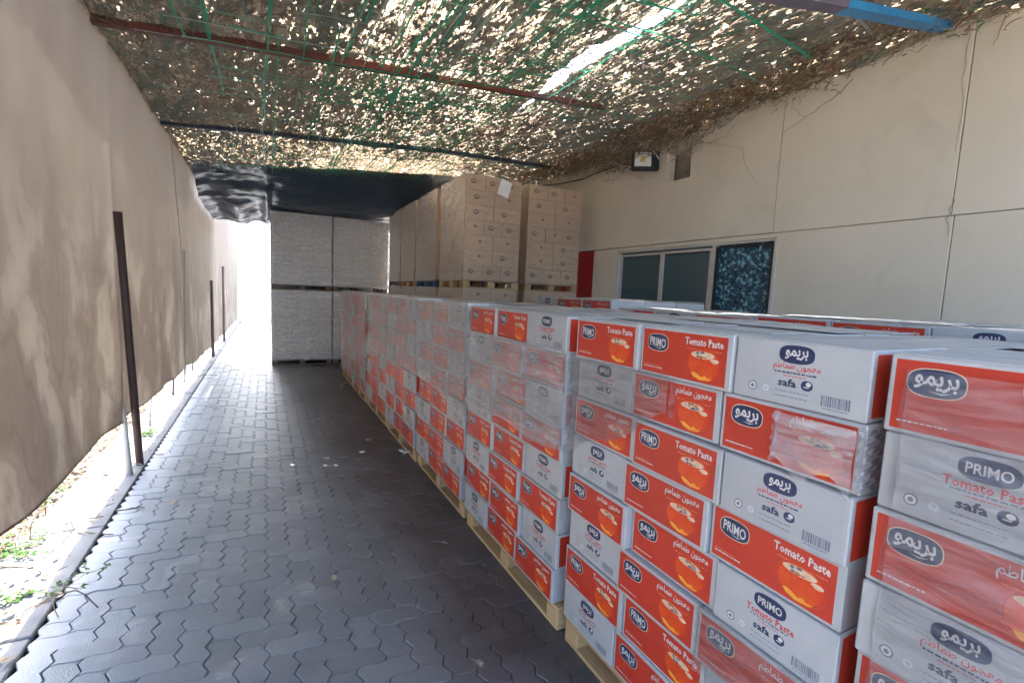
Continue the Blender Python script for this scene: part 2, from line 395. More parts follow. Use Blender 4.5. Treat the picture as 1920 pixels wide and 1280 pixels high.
scr = scr.obj('fabric_screen', fabric, smooth=True); tag(scr, 'tall stained taupe cloth screen hanging along the left side of the passage', 'cloth screen')
hem = MB()
for i in range(len(ys) - 1):
    a, b = cloth(ys[i], 0), cloth(ys[i + 1], 0)
    hem.poly([(a[0] + .004, a[1], a[2] - .004), (b[0] + .004, b[1], b[2] - .004), (b[0] + .005, b[1], b[2] + .012), (a[0] + .005, a[1], a[2] + .012)])
hem.obj('hem', fabric, scr)

def pole(name, pts, rad, m, label, cat='pole', group=None):
    b = MB(); b.tube(pts, rad, 0, 10); o = b.obj(name, m, smooth=True)
    return tag(o, label, cat, group)
pole('pole', [(-.975, 4.95, 0), (-.975, 4.76, 1), (-.98, 4.57, 2.1)], .028, polem, 'dark brown steel pole leaning against the stained cloth screen')
pole('pole', [(-1.0, 4.72, 0), (-1.03, 4.74, .45), (-1.09, 4.8, .9)], .024, polepale, 'pale stub of pipe standing directly beside the dark leaning pole')
pole('pole', [(-1.0, 11.7, 0), (-1.0, 11.6, 1.62)], .03, polem, 'thin dark post before the far part of the cloth screen, nearer of two')
pole('pole', [(-.99, 14.6, 0), (-.99, 14.6, 2.0)], .03, polem, 'thin dark post before the far part of the cloth screen, farther of two')
pole('cord', [(-1.0, 7.05, 3.45), (-.985, 7.35, 2.6), (-.975, 7.6, 1.9), (-.98, 7.72, .3)], .006, polepale, 'long pale cord hanging from the canopy down the cloth screen', 'cord')
pole('cord', [(-.97, 7.75, 2.0), (-.965, 7.62, 1.2), (-.97, 7.5, .25)], .007, polepale, 'short pale cord hanging beside the longer cord on the cloth', 'cord')
for k, y in enumerate((6.4, 7.9, 8.9, 9.9)):
    pole('stake', [(-1.16, y, 0), (-1.14, y + .05, .55)], .012, polem if k % 2 else polepale, ['short pale stake below the cloth hem, nearest of four', 'short dark stake below the cloth hem, second of four', 'short pale stake below the cloth hem, third of four', 'short dark stake below the cloth hem, farthest of four'][k], 'stake', 'stakes below the cloth hem')

# ------------------------------------------------------------------ building wall on the right
WX = 4.5
wall = empty('building_wall', (WX, 3, 0)); tag(wall, 'cream painted panel wall of the building behind the carton stacks', 'wall')
wall.location = (0, 0, 0)
def wpanel(y0, y1, z0, z1, m=wallm, name='wall_panel', x0=WX, hole=None):
    b = MB()
    if not hole: b.box((x0, y0 + .003, z0 + .003), (x0 + .14, y1 - .003, z1 - .003), ch=.004)
    else:
        hy0, hy1, hz0, hz1 = hole; T = .30
        b.box((x0, y0 + .003, z0 + .003), (x0 + .14, hy0, z1 - .003)); b.box((x0, hy1, z0 + .003), (x0 + .14, y1 - .003, z1 - .003))
        b.box((x0, hy0, z0 + .003), (x0 + .14, hy1, hz0)); b.box((x0, hy0, hz1), (x0 + .14, hy1, z1 - .003))
    return b.obj(name, m, wall)
wpanel(-2, 1.66, 2.34, 4.6); wpanel(1.66, 3.05, 2.34, 4.6); wpanel(3.05, 11.5, 2.345, 4.6, hole=(4.17, 4.56, 3.10, 3.46))
wpanel(-2, 1.64, 0, 2.34); wpanel(1.64, 3.0, 0, 2.34)
wpanel(3.0, 5.38, 0, 1.25); wpanel(5.38, 5.95, 0, 2.34); wpanel(7.2, 11.5, 0, 2.34)
wpanel(3.0, 5.38, 2.29, 2.345, x0=WX + .012)
wpanel(5.95, 7.2, 0, 2.34, redpaint, 'red_panel', WX + .03)
b = MB(); b.box((WX + .145, -2, 0), (WX + .2, 3.0, 4.6)); b.box((WX + .145, 5.38, 0), (WX + .2, 11.5, 2.3)); b.box((WX + .145, 3.0, 2.3), (WX + .2, 4.15, 4.6)); b.box((WX + .145, 4.58, 2.3), (WX + .2, 11.5, 4.6)); b.box((WX + .145, 4.15, 2.3), (WX + .2, 4.58, 3.08)); b.obj('backing', grout, wall)
b = MB(); b.poly([(WX + .21, 4.1, 3.0), (WX + .21, 4.65, 3.0), (WX + .21, 4.65, 3.6), (WX + .21, 4.1, 3.6)])
b.poly([(WX, 4.17, 3.10), (WX, 4.56, 3.10), (WX + .21, 4.56, 3.10), (WX + .21, 4.17, 3.10)]); b.obj('niche', dirty, wall)
# window: frame, sashes, panes
glass = bpy.data.materials.new('dark_teal_glass'); glass.use_nodes = True
p = glass.node_tree.nodes['Principled BSDF']; p.inputs['Base Color'].default_value = (.035, .09, .11, 1); p.inputs['Roughness'].default_value = .1; p.inputs['Specular IOR Level'].default_value = .9
def reflection_glass():  # nearest pane: reflection of the canopy painted as a blotchy blue pattern
    m = bpy.data.materials.new('painted_canopy_reflection'); m.use_nodes = True; nt = m.node_tree; N = nt.nodes; L = nt.links; p = N['Principled BSDF']
    tc = N.new('ShaderNodeTexCoord'); v = N.new('ShaderNodeTexVoronoi'); v.inputs['Scale'].default_value = 26; L.new(tc.outputs['Object'], v.inputs[0])
    nz = N.new('ShaderNodeTexNoise'); nz.inputs['Scale'].default_value = 24; nz.inputs['Detail'].default_value = 6; nz.inputs['Distortion'].default_value = .6; L.new(tc.outputs['Object'], nz.inputs[0])
    r1 = N.new('ShaderNodeValToRGB'); e = r1.color_ramp.elements; e[0].position = .44; e[0].color = (.008, .045, .075, 1); e[1].position = .63; e[1].color = (.22, .48, .58, 1)
    x = r1.color_ramp.elements.new(.54); x.color = (.015, .12, .20, 1)
    L.new(nz.outputs[0], r1.inputs[0]); L.new(r1.outputs[0], p.inputs['Base Color']); p.inputs['Roughness'].default_value = .22; p.inputs['Specular IOR Level'].default_value = .8
    bm = N.new('ShaderNodeBump'); bm.inputs['Strength'].default_value = .8; bm.inputs['Distance'].default_value = .02; L.new(v.outputs[0], bm.inputs['Height']); L.new(bm.outputs[0], p.inputs['Normal']); return m
reflect_pane = reflection_glass()
win = MB()
win.box((WX - .01, 2.985, 1.25), (WX + .06, 3.012, 2.285)); win.box((WX - .01, 5.35, 1.25), (WX + .06, 5.37, 2.285))
win.box((WX - .012, 3.02, 2.262), (WX + .06, 5.33, 2.285)); win.box((WX - .014, 3.70, 1.25), (WX + .06, 3.745, 2.262)); win.box((WX - .01, 3.02, 1.25), (WX + .06, 5.33, 1.29))
win = win.obj('window', alu, wall)
for (a, c, g) in ((3.02, 3.69, reflect_pane), (3.76, 4.52, glass), (4.54, 5.33, glass)):
    b = MB(); dx = .02 if a < 4.53 else .035
    b.box((WX + dx, a, 1.29), (WX + dx + .008, c, 2.262)); b.obj('pane', g, win)
    if a > 3.5:
        f = MB()
        f.box((WX + dx - .018, a, 1.295), (WX + dx - .002, a + .028, 2.24)); f.box((WX + dx - .018, c - .028, 1.295), (WX + dx - .002, c, 2.24))
        f.box((WX + dx - .02, a + .028, 2.21), (WX + dx - .002, c - .028, 2.24)); f.obj('sash', alu, win)
        f = MB(); f.box((WX + dx - .004, a + .028, 1.295), (WX + dx - .001, a + .04, 2.21)); f.box((WX + dx - .004, a + .03, 2.196), (WX + dx - .001, c - .03, 2.209)); f.obj('gasket', black, win)
f = MB(); f.box((WX - .016, 3.02, 2.228), (WX + .018, 3.69, 2.244)); f.box((WX - .016, 3.02, 1.29), (WX + .018, 3.034, 2.228)); f.box((WX - .016, 3.676, 1.29), (WX + .018, 3.69, 2.228)); f.obj('gasket', black, win)
# room behind the panes is dark
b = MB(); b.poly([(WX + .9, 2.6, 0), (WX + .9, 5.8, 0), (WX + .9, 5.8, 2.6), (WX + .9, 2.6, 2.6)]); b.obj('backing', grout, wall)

# dry tendrils creeping on the wall
def tendril(pts, label, rad=.004):
    b = MB(); P = []
    for i in range(len(pts) - 1):
        a, c = Vector(pts[i]), Vector(pts[i + 1])
        for t in range(4): P.append(a.lerp(c, t / 4) + Vector((0, R.gauss(0, .008), R.gauss(0, .008))))
    P.append(Vector(pts[-1])); b.tube(P, rad * .6, 0, 4, rad * .3); tag(b.obj('dry_tendril', litter[0]), label, 'tendril', 'dry tendrils on the cream wall')
X = WX - .008
tendril([(X, 4.15, 3.5), (X, 3.9, 3.43), (X, 3.62, 3.32), (X, 3.48, 3.27), (X, 3.44, 3.1), (X, 3.38, 3.0), (X, 3.25, 2.85)], 'thin dry tendril hanging on the wall right of the niche')
tendril([(X, 3.95, 3.42), (X, 3.7, 3.45), (X, 3.55, 3.58)], 'short dry tendril looping up to the creeper right of the niche')
tendril([(X, 2.45, 3.58), (X, 2.6, 3.48), (X, 2.8, 3.4), (X, 3.05, 3.3)], 'dry tendril slanting across the upright wall joint', .006)
tendril([(X, 2.85, 3.4), (X, 2.95, 3.5), (X, 2.98, 3.58)], 'tiny dry twig rising from the slanting tendril')
tendril([(X, 1.68, 3.62), (X, 1.70, 3.3), (X, 1.67, 3.0), (X, 1.68, 2.8)], 'dark dry root running down the nearer wall joint', .0032)
tendril([(X, 1.66, 2.46), (X, 1.68, 2.36), (X, 1.66, 2.2)], 'short root fragment where the two nearer wall joints cross', .006)
tendril([(X, 1.50, 3.66), (X, 1.53, 3.55), (X, 1.55, 3.48)], 'short dark twig on the wall near the upper right picture corner', .005)

# floodlight + cable
fl = empty('floodlight', (4.36, 4.82, 3.40)); fl.scale = (1.15, 1.15, 1.15); tag(fl, 'black floodlight with pale lens under the canopy edge on the wall', 'floodlight')
b = MB(); b.box((-.045, -.16, -.11), (.03, .14, .11), ch=.012)
for k in range(7): b.box((.03, -.13 + k * .04, -.09), (.06, -.118 + k * .04, .09))
hs = b.obj('housing', black, fl); hs.rotation_euler = (0, .25, .95)
b = MB(); b.box((-.052, -.07, -.085), (-.046, .11, .085), ch=.002)
ln = b.obj('lens', mat('frosted_lens', (.85, .87, .84), rough=.25), fl); ln.rotation_euler = (0, .25, .95)
b = MB(); b.box((-.056, .0, -.035), (-.053, .05, .03)); lp = b.obj('led_plate', mat('yellow_phosphor', (.75, .62, .12), rough=.5), fl); lp.rotation_euler = (0, .25, .95)
b = MB(); b.tube([(.03, .1, .1), (.1, .1, .02), (.11, .0, 0), (.1, -.12, .02), (.03, -.1, .1)], .01, 0, 6); b.obj('bracket', alu, fl)
b = MB(); b.tube([(4.44, 5.1, 3.42), (4.46, 5.35, 3.50), (4.46, 5.8, 3.50), (4.45, 6.3, 3.47), (4.42, 6.9, 3.50), (4.38, 7.4, 3.56)], .011, 0, 8)
tag(b.obj('cable', black, smooth=True), 'thick black cable running from the floodlight along the wall top', 'cable')

# ------------------------------------------------------------------ canopy
can = empty('shade_canopy', (1.7, 4, 0)); can.location = (0, 0, 0); tag(can, 'overhead canopy of dry reed, leaves and green netting on steel beams', 'canopy')
VN = {}
def vnoise(x, y, s, seed):
    if seed not in VN: VN[seed] = np.random.RandomState(seed).rand(256, 256)
    q = VN[seed]; X_, Y_ = np.asarray(x) * s, np.asarray(y) * s
    i, j = np.floor(X_).astype(int), np.floor(Y_).astype(int); a, b_ = X_ - i, Y_ - j; a = a * a * (3 - 2 * a); b_ = b_ * b_ * (3 - 2 * b_)
    g = lambda i, j: q[i % 256, j % 256]
    return (g(i, j) * (1 - a) * (1 - b_) + g(i + 1, j) * a * (1 - b_) + g(i, j + 1) * (1 - a) * b_ + g(i + 1, j + 1) * a * b_)
gx = np.arange(-1.12, 4.52, .012); gy = np.arange(-.9, 9.9, .026)
GX, GY = np.meshgrid(gx, gy, indexing='ij')
JX = GX + NP.uniform(-.006, .006, GX.shape); JY = GY + NP.uniform(-.012, .012, GY.shape)
GZ = roofz(GX) + .035 * (vnoise(GX, GY, 2.2, 1) - .5) + .03 * (vnoise(GX, GY, 7, 2) - .5) + NP.uniform(-.004, .004, GX.shape)
nx, ny = GX.shape; V = np.stack([JX, JY, GZ], -1).reshape(-1, 3)
ii, jj = np.meshgrid(np.arange(nx - 1), np.arange(ny - 1), indexing='ij'); ii = ii.ravel(); jj = jj.ravel()
fx, fy = gx[ii], gy[jj]
dens = np.interp(fx, [-1.1, -.5, .3, .9, 2.6, 3.2, 3.9, 4.5], [.004, .012, .05, .24, .27, .14, .04, .02]) * .60 * (.15 + 1.1 * vnoise(fx, fy, 1.1, 5) + .6 * vnoise(fx, fy, 3.1, 6))
dens *= .72 * np.interp(fy, [-1, 1.5, 2.5, 6.0, 7.4, 8.0, 9.0, 9.9], [.6, .8, 1, 1, 1.5, 3.2, 3.2, .6])
dens = np.where((fy > 6.9) & (fx < .3), dens * 1.6 + .05, dens)
fs_ = fx + .25 * fy                                            # fibres lie slightly askew
nn = vnoise(fs_, fy * .3, 44, 8) * .42 + vnoise(fx, fy * .45, 68, 9) * .38 + vnoise(fx - .2 * fy, fy * .25, 14, 10) * .2 + NP.uniform(-.10, .10, fx.shape)
rank = nn.argsort().argsort() / len(nn)                       # uniform 0..1
isglow = rank > 1 - dens
isdark = ~isglow
ishole = isglow & (NP.rand(len(fx)) < .008)
# long tear along the passage
cxm = 2.56 + .04 * np.sin(fy * 3)
wt = np.interp(fy, [1.9, 2.2, 2.6, 3.0, 3.55, 4.2, 4.5, 4.62, 4.7, 5.0], [.012, .03, .03, .06, .10, .07, .03, .0, .02, 0]) * (.75 + .5 * vnoise(fx, fy, 9, 12))
ishole |= np.abs(fx - cxm) < wt
rng = NP.rand(len(fx))
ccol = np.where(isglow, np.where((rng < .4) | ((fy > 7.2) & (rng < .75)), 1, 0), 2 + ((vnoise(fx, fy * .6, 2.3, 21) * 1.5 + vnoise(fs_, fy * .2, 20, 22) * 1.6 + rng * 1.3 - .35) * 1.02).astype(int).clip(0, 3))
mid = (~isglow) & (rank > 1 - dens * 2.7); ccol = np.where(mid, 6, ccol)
keep = ~ishole
F4 = np.stack([ii * ny + jj, (ii + 1) * ny + jj, (ii + 1) * ny + jj + 1, ii * ny + jj + 1], -1)[keep]
def fast_mesh(name, V, F4, mi, mats, parent):
    me = bpy.data.meshes.new(name); nf = len(F4); k = F4.shape[1]
    me.vertices.add(len(V)); me.vertices.foreach_set('co', np.asarray(V, np.float32).ravel())
    me.loops.add(nf * k); me.loops.foreach_set('vertex_index', F4.astype(np.int32).ravel())
    me.polygons.add(nf); me.polygons.foreach_set('loop_start', np.arange(0, nf * k, k, dtype=np.int32))
    for m_ in mats: me.materials.append(m_)
    me.polygons.foreach_set('material_index', np.asarray(mi, np.int32)); me.update(calc_edges=True); me.validate()
    o = bpy.data.objects.new(name, me); return link(o, parent)
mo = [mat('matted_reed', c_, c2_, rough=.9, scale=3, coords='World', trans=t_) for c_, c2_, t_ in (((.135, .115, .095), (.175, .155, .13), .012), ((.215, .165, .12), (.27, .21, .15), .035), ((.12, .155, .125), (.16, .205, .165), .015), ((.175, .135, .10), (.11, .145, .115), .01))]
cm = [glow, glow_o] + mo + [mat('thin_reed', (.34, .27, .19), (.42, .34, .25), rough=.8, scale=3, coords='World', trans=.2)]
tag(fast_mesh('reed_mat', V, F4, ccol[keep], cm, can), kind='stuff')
# loose straws and leaf shreds under the mat
NS = 78000
sx = NP.uniform(-1.08, 4.45, NS); sy = -.8 + 10.5 * NP.rand(NS) ** .9
ln_ = NP.uniform(.03, .14, NS) * np.where(NP.rand(NS) < .1, 2.5, 1); wd = NP.uniform(.001, .0042, NS)
an = np.pi / 2 + NP.normal(0, .55, NS); an = np.where(NP.rand(NS) < .15, NP.uniform(0, 3.14, NS), an)
sz = roofz(sx) + .035 * (vnoise(sx, sy, 2.2, 1) - .5) - .008 - NP.exponential(.016, NS); tl = NP.normal(0, .18, NS)
dxv = np.stack([np.cos(an) * ln_ / 2, np.sin(an) * ln_ / 2, np.sin(tl) * ln_ / 2], -1)
dwv = np.stack([-np.sin(an) * wd, np.cos(an) * wd, NP.normal(0, .4, NS) * wd], -1)
C0 = np.stack([sx, sy, sz], -1)
SV = np.stack([C0 - dxv - dwv, C0 + dxv - dwv * .3, C0 + dxv + dwv * .3, C0 - dxv + dwv], 1).reshape(-1, 3)
SF = np.arange(NS * 4).reshape(-1, 4)
smi = NP.choice([0, 1, 2, 3, 4], NS, p=[.27, .30, .17, .18, .08])
tag(fast_mesh('loose_straw', SV, SF, smi, straw, can), kind='stuff')
# green net tapes in both directions
nb_ = MB()
def tape(pts, w, mi, ax):
    for i in range(len(pts) - 1):
        a, c = pts[i], pts[i + 1]
        o = Vector((w, 0, 0)) if ax == 'y' else Vector((0, w, 0))
        nb_.poly([a - o, a + o, c + o, c - o], mi)
for k in range(190):
    x = R.triangular(-1.0, 4.3, .9); y0 = R.uniform(-.6, 8); L_ = R.uniform(.5, 4); w = R.uniform(.003, .008); mi = 0 if R.random() < .76 else 1; dx = R.gauss(0, .02)
    pts = []; yy = y0; sag = R.uniform(.045, .09)
    while yy < min(y0 + L_, 9.2):
        xx = x + dx * (yy - y0) + .006 * math.sin(yy * 5 + k); pts.append(Vector((xx, yy, float(roofz(xx)) - sag + R.uniform(-.004, .004)))); yy += .2
    if len(pts) > 1: tape(pts, w, mi, 'y')
for k in range(130):
    y = R.uniform(-.4, 8.8); x0 = R.uniform(-1, 2.2); L_ = R.uniform(.4, 2.6); w = R.uniform(.004, .013); mi = 0 if R.random() < .78 else 1; dy = R.gauss(0, .06)
    pts = []; xx = x0; sag = R.uniform(.05, .095)
    while xx < min(x0 + L_, 4.1):
        yy = y + dy * (xx - x0) + .015 * math.sin(xx * 3 + k); pts.append(Vector((xx, yy, float(roofz(xx)) - sag + R.uniform(-.004, .004)))); xx += .16
    if len(pts) > 1: tape(pts, w, mi, 'x')
tag(nb_.obj('net_tapes', [green, greenp], can), kind='stuff')
# beams
def beam(p0, p1, w, h, m, label=None, sag=0):
    a, c = Vector(p0), Vector(p1); dr = (c - a).normalized(); s_ = Vector((0, 0, 1)).cross(dr).normalized() * w / 2; u = Vector((0, 0, h))
    b = MB(); q = [a - s_, a + s_, a + s_ + u, a - s_ + u]; q2 = [p + (c - a) for p in q]
    b.add(q + q2, [(0, 1, 2, 3), (7, 6, 5, 4), (0, 4, 5, 1), (1, 5, 6, 2), (2, 6, 7, 3), (3, 7, 4, 0)]); o = b.obj('beam', m, can)
    if label: o['label'] = label
    return o
beam((-1.1, 4.42, 3.335), (1.2, 4.42, 3.525), .06, .06, rust, 'red oxide steel beam')
beam((1.2, 4.42, 3.53), (3.35, 4.42, 3.70), .05, .045, rust, 'red oxide steel beam half sunk in the reed')
beam((-1.1, 6.83, 3.35), (2.2, 6.83, 3.62), .06, .045, darkblue, 'dark blue steel beam')
beam((2.2, 6.83, 3.62), (4.4, 6.83, 3.70), .06, .05, darkblue, 'dark blue steel beam')
beam((2.3, 1.80, 3.245), (3.1, 1.80, 3.41), .085, .05, purplesteel, 'faded purple grey end of the near beam')
beam((3.1, 1.80, 3.41), (4.40, 1.80, 3.665), .085, .05, bluesteel, 'bright blue painted beam')
beam((-1.1, .2, 3.33), (4.4, .2, 3.70), .06, .05, rust)
# black plastic sheet closing the far end of the canopy
def tarpf(u, v):
    x = -1.0 + 5.4 * u
    y = 8.75 + 4.3 * v - .25 * u
    zt = float(roofz(np.array(x))) - .02
    t = min(1, v / .30); t = t * t * (3 - 2 * t)
    low = 3.04 + .02 * x
    if x < .05: low = 2.99 + .06 * math.sin((x + 1) * 9)
    z = zt + (low - zt) * t
    vn = lambda a_, b_, s1, sd: float(vnoise(np.array(a_ + 5), np.array(b_), s1, sd)) - .5
    fold = .06 * vn(x * .4, y, 2.5, 31) + (.11 * vn(x * .35, y, 7, 32) + .09 * vn(x * .5 + y * .3, y, 15, 33)) * max(.25, 1.1 - 2.2 * u) + .05 * vn(x * 3, y, 4, 34) * max(0, .5 - u)
    return (x, y, z + fold * .7)
vs, fs = grid(np.linspace(0, 1, 120), np.linspace(0, 1, 130), tarpf)
tp = MB(); tp.add(vs, fs); tag(tp.obj('black_sheet', tarp, can, smooth=True))
# dry creeper along the wall top
dc = MB()
for k in range(5600):
    y = R.choice([R.gauss(5.6, .9), R.gauss(3.7, .9), R.uniform(.8, 8.0), R.gauss(4.9, .5)]); y = min(8.2, max(.6, y))
    th = .04 + .095 * math.exp(-((y - 4.9) / 1.5) ** 2) + .03 * math.sin(y * 5)
    p = Vector((R.uniform(3.95, 4.47), y, 3.72 - abs(R.gauss(0, th)))); a = R.uniform(0, 6.28); pts = [p.copy()]
    for t in range(5):
        a += R.gauss(0, 1.0); p = p + Vector((math.cos(a) * .018, math.sin(a) * .03, R.gauss(-.004, .018))); p.x = min(p.x, 4.48); pts.append(p.copy())
    w = R.uniform(.002, .005); mi = R.choices((0, 1, 2, 3), (5, 1.5, 3, .5))[0]
    for t in range(5): dc.poly([pts[t] + Vector((0, 0, w)), pts[t] - Vector((0, w, w)), pts[t + 1] - Vector((0, w, w)), pts[t + 1] + Vector((0, 0, w))], mi)
tag(dc.obj('dry_creeper', [mat('rusty_creeper', (.26, .155, .075), rough=.9), litter[1], litter[2], litter[3]]), 'dry brown creeper massed along the wall top under the canopy edge', 'creeper', kind='stuff')
# a green sprig and a hanging cord in the canopy
b = MB()
for k in range(46):
    c = Vector((2.95 + R.gauss(0, .10), 4.1 + R.gauss(0, .10), 3.66 - abs(R.gauss(0, .05)))); a = R.uniform(0, 6.28); s_ = R.uniform(.012, .035)
    b.poly([c, c + Vector((math.cos(a - .4) * s_, math.sin(a - .4) * s_, .004)), c + Vector((math.cos(a) * s_ * 2, math.sin(a) * s_ * 2, -.01)), c + Vector((math.cos(a + .4) * s_, math.sin(a + .4) * s_, .004))])
tag(b.obj('creeper_sprig', leafg), 'fresh green sprig hanging from the canopy right of the tear', 'sprig', kind='stuff')
pole('cord', [(2.72, 3.9, 3.62), (2.66, 4.0, 3.54), (2.66, 4.15, 3.45), (2.6, 4.3, 3.38)], .006, polepale, 'short pale cord dangling from the canopy by the red beam', 'cord')

# ------------------------------------------------------------------ pallets
pal_cache = {}
def pallet(label, W, D, loc, rz, m=wood, group='wooden pallets under the loads'):
    root = empty('pallet', loc, rz); tag(root, label, 'pallet', group)
    key = (W, D, m.name)
    if key not in pal_cache:
        t = {}
        a = MB(); a.box((-W / 2, 0, 0), (W / 2, .10, .018), ch=.003); t['bottom_board'] = a.mesh('bottom_board', m)
        a = MB(); a.box((-W / 2, 0, 0), (W / 2, .125, .018), ch=.003); t['deck_board'] = a.mesh('deck_board', m)
        a = MB(); a.box((-.05, 0, 0), (.05, .13, .078), ch=.004); t['block'] = a.mesh('block', m)
        pal_cache[key] = t
    t = pal_cache[key]
    for f in (0, .5, 1):
        inst('bottom_board', t['bottom_board'], root, (0, f * (D - .10), 0))
        for g in (-1, 0, 1): inst('block', t['block'], root, (g * (W / 2 - .05), f * (D - .13), .019))
    for k in range(5): inst('deck_board', t['deck_board'], root, (0, k * (D - .125) / 4, .099))
    return root

# ------------------------------------------------------------------ printed artwork
def text_geo(s, size, bold=0.0, res=2):
    c = bpy.data.curves.new('t', 'FONT'); c.body = s; c.size = size; c.resolution_u = res; c.offset = bold; c.align_x = 'CENTER'; c.align_y = 'CENTER'
    o = bpy.data.objects.new('t', c); COL.objects.link(o); bpy.context.view_layer.update()
    me = bpy.data.meshes.new_from_object(o.evaluated_get(bpy.context.evaluated_depsgraph_get()))
    V_ = [tuple(v.co) for v in me.vertices]; F_ = [tuple(p.vertices) for p in me.polygons]
    bpy.data.objects.remove(o); bpy.data.curves.remove(c); bpy.data.meshes.remove(me)
    xs = [v[0] for v in V_]; zs = [v[1] for v in V_]; mx, mz = (min(xs) + max(xs)) / 2, (min(zs) + max(zs)) / 2
    return [(v[0] - mx, v[1] - mz) for v in V_], F_, max(xs) - min(xs), max(zs) - min(zs)
AR_TITLE = '\uFEE2\uFEC3\uFE8E\uFEE4\uFEC3 \uFEE5\uFEEE\uFEA0\uFECC\uFEE3'      # visual order, left to right
AR_LOGO = '\uFEEE\uFEE4\uFEF3\uFEAE\uFE91'
G_EN = text_geo('Tomato Paste', .05, .0012, 1); G_AR = text_geo(AR_TITLE, .05, .0008, 1)
L_EN = text_geo('PRIMO', .05, .0008, 3); L_AR = text_geo(AR_LOGO, .05, .0012, 2); SAFA = text_geo('safa', .05, .0016, 1)
LAY = .00035
def put(mb, geo, cx_, cz_, w, h, mi, layer, slope=0):
    V_, F_, gw, gh = geo; sx_, sz_ = w / gw, h / gh
    mb.add([(cx_ + v[0] * sx_, -layer * LAY, cz_ + v[1] * sz_ + slope * v[0] * sx_) for v in V_], F_, mi)
def rect(mb, x0, x1, z0, z1, mi, layer): mb.poly([(x0, -layer * LAY, z0), (x1, -layer * LAY, z0), (x1, -layer * LAY, z1), (x0, -layer * LAY, z1)], mi)
def pill(mb, cx_, cz_, rx, rz_, mi, layer, n=20, e=.62, a0=0):
    mb.poly([(cx_ + rx * math.copysign(abs(math.cos(a)) ** e, math.cos(a)), -layer * LAY, cz_ + rz_ * math.copysign(abs(math.sin(a)) ** e, math.sin(a))) for a in [2 * math.pi * k / n + a0 for k in range(n)]], mi)
def dashes(mb, x0, x1, z, h, mi, layer, rnd):
    x = x0
    while x < x1:
        w = rnd.uniform(.004, .012); rect(mb, x, min(x + w, x1), z - h / 2 * rnd.uniform(.6, 1), z + h / 2 * rnd.uniform(.6, 1), mi, layer); x += w + .0022
CH = .1755; CL, CS = .392, .354
def art_red(arabic):
    q = random.Random(3 + arabic); m = MB(); W, H = CL, CH; X0, X1, Z0, Z1 = -W / 2 + .012, W / 2 - .02, .011, H - .012
    rect(m, X0, X1, Z0, Z1, 0, 1)
    # glow behind the bowl
    bx, bz = W * .235, H * .34
    for k, (rx, rz_, mi) in enumerate(((.066, .054, 4), (.0645, .0525, 0), (.060, .047, 4))): pill(m, bx, bz + .012, rx, rz_, mi, 2 + k, 22, .85)
    m.poly([(bx + t, -5 * LAY, bz + z) for t, z in ((-.046, -.020), (-.036, -.032), (-.01, -.040), (.025, -.038), (.038, -.030), (.018, -.031), (.01, -.024), (-.004, -.031), (-.02, -.022), (-.032, -.018))], 5)
    pill(m, bx - .005, bz + .040, .046, .012, 6, 5, 20, 1); pill(m, bx + .042, bz + .026, .017, .007, 6, 6, 12, 1)
    for k in range(9):
        a = q.uniform(0, 6.28); pill(m, bx - .005 + math.cos(a) * .028 * q.random() ** .5, bz + .040 + math.sin(a) * .008, q.uniform(.004, .009), q.uniform(.002, .005), 7 if k % 2 else 3, 7, 8, 1)
    pill(m, bx + .026, bz + .018, .009, .007, 4, 7, 10, 1)
    # logo
    lx, lz = -W * .285, H * .68
    pill(m, lx, lz, .0505, .0315, 6, 2, 24, .72); pill(m, lx, lz, .048, .029, 1, 3, 24, .72)
    put(m, L_AR if arabic else L_EN, lx, lz + .001, .074 if arabic else .076, .034 if arabic else .031, 2, 4, -.06 if arabic else -.06)
    m.poly([(lx + t, -5 * LAY, lz + z) for t, z in ((-.012, -.017), (.012, -.022), (.028, -.016), (.012, -.019))], 2)
    put(m, G_AR if arabic else G_EN, W * .222, H * .795, .145 if arabic else .15, .036 if arabic else .025, 2, 3)
    dashes(m, W * .06, W * .4, H * .66, .003, 8, 3, q)
    dashes(m, X0 + .012, X0 + .10, Z0 + .019, .0045, 2, 3, q)
    if not arabic: dashes(m, X0 + .012, X0 + .08, Z0 + .027, .0025, 8, 3, q)
    return m.mesh('print_panel', [red, navy, inkwhite, inkgrey, orange, gold, cream, bowlred, pinkline])
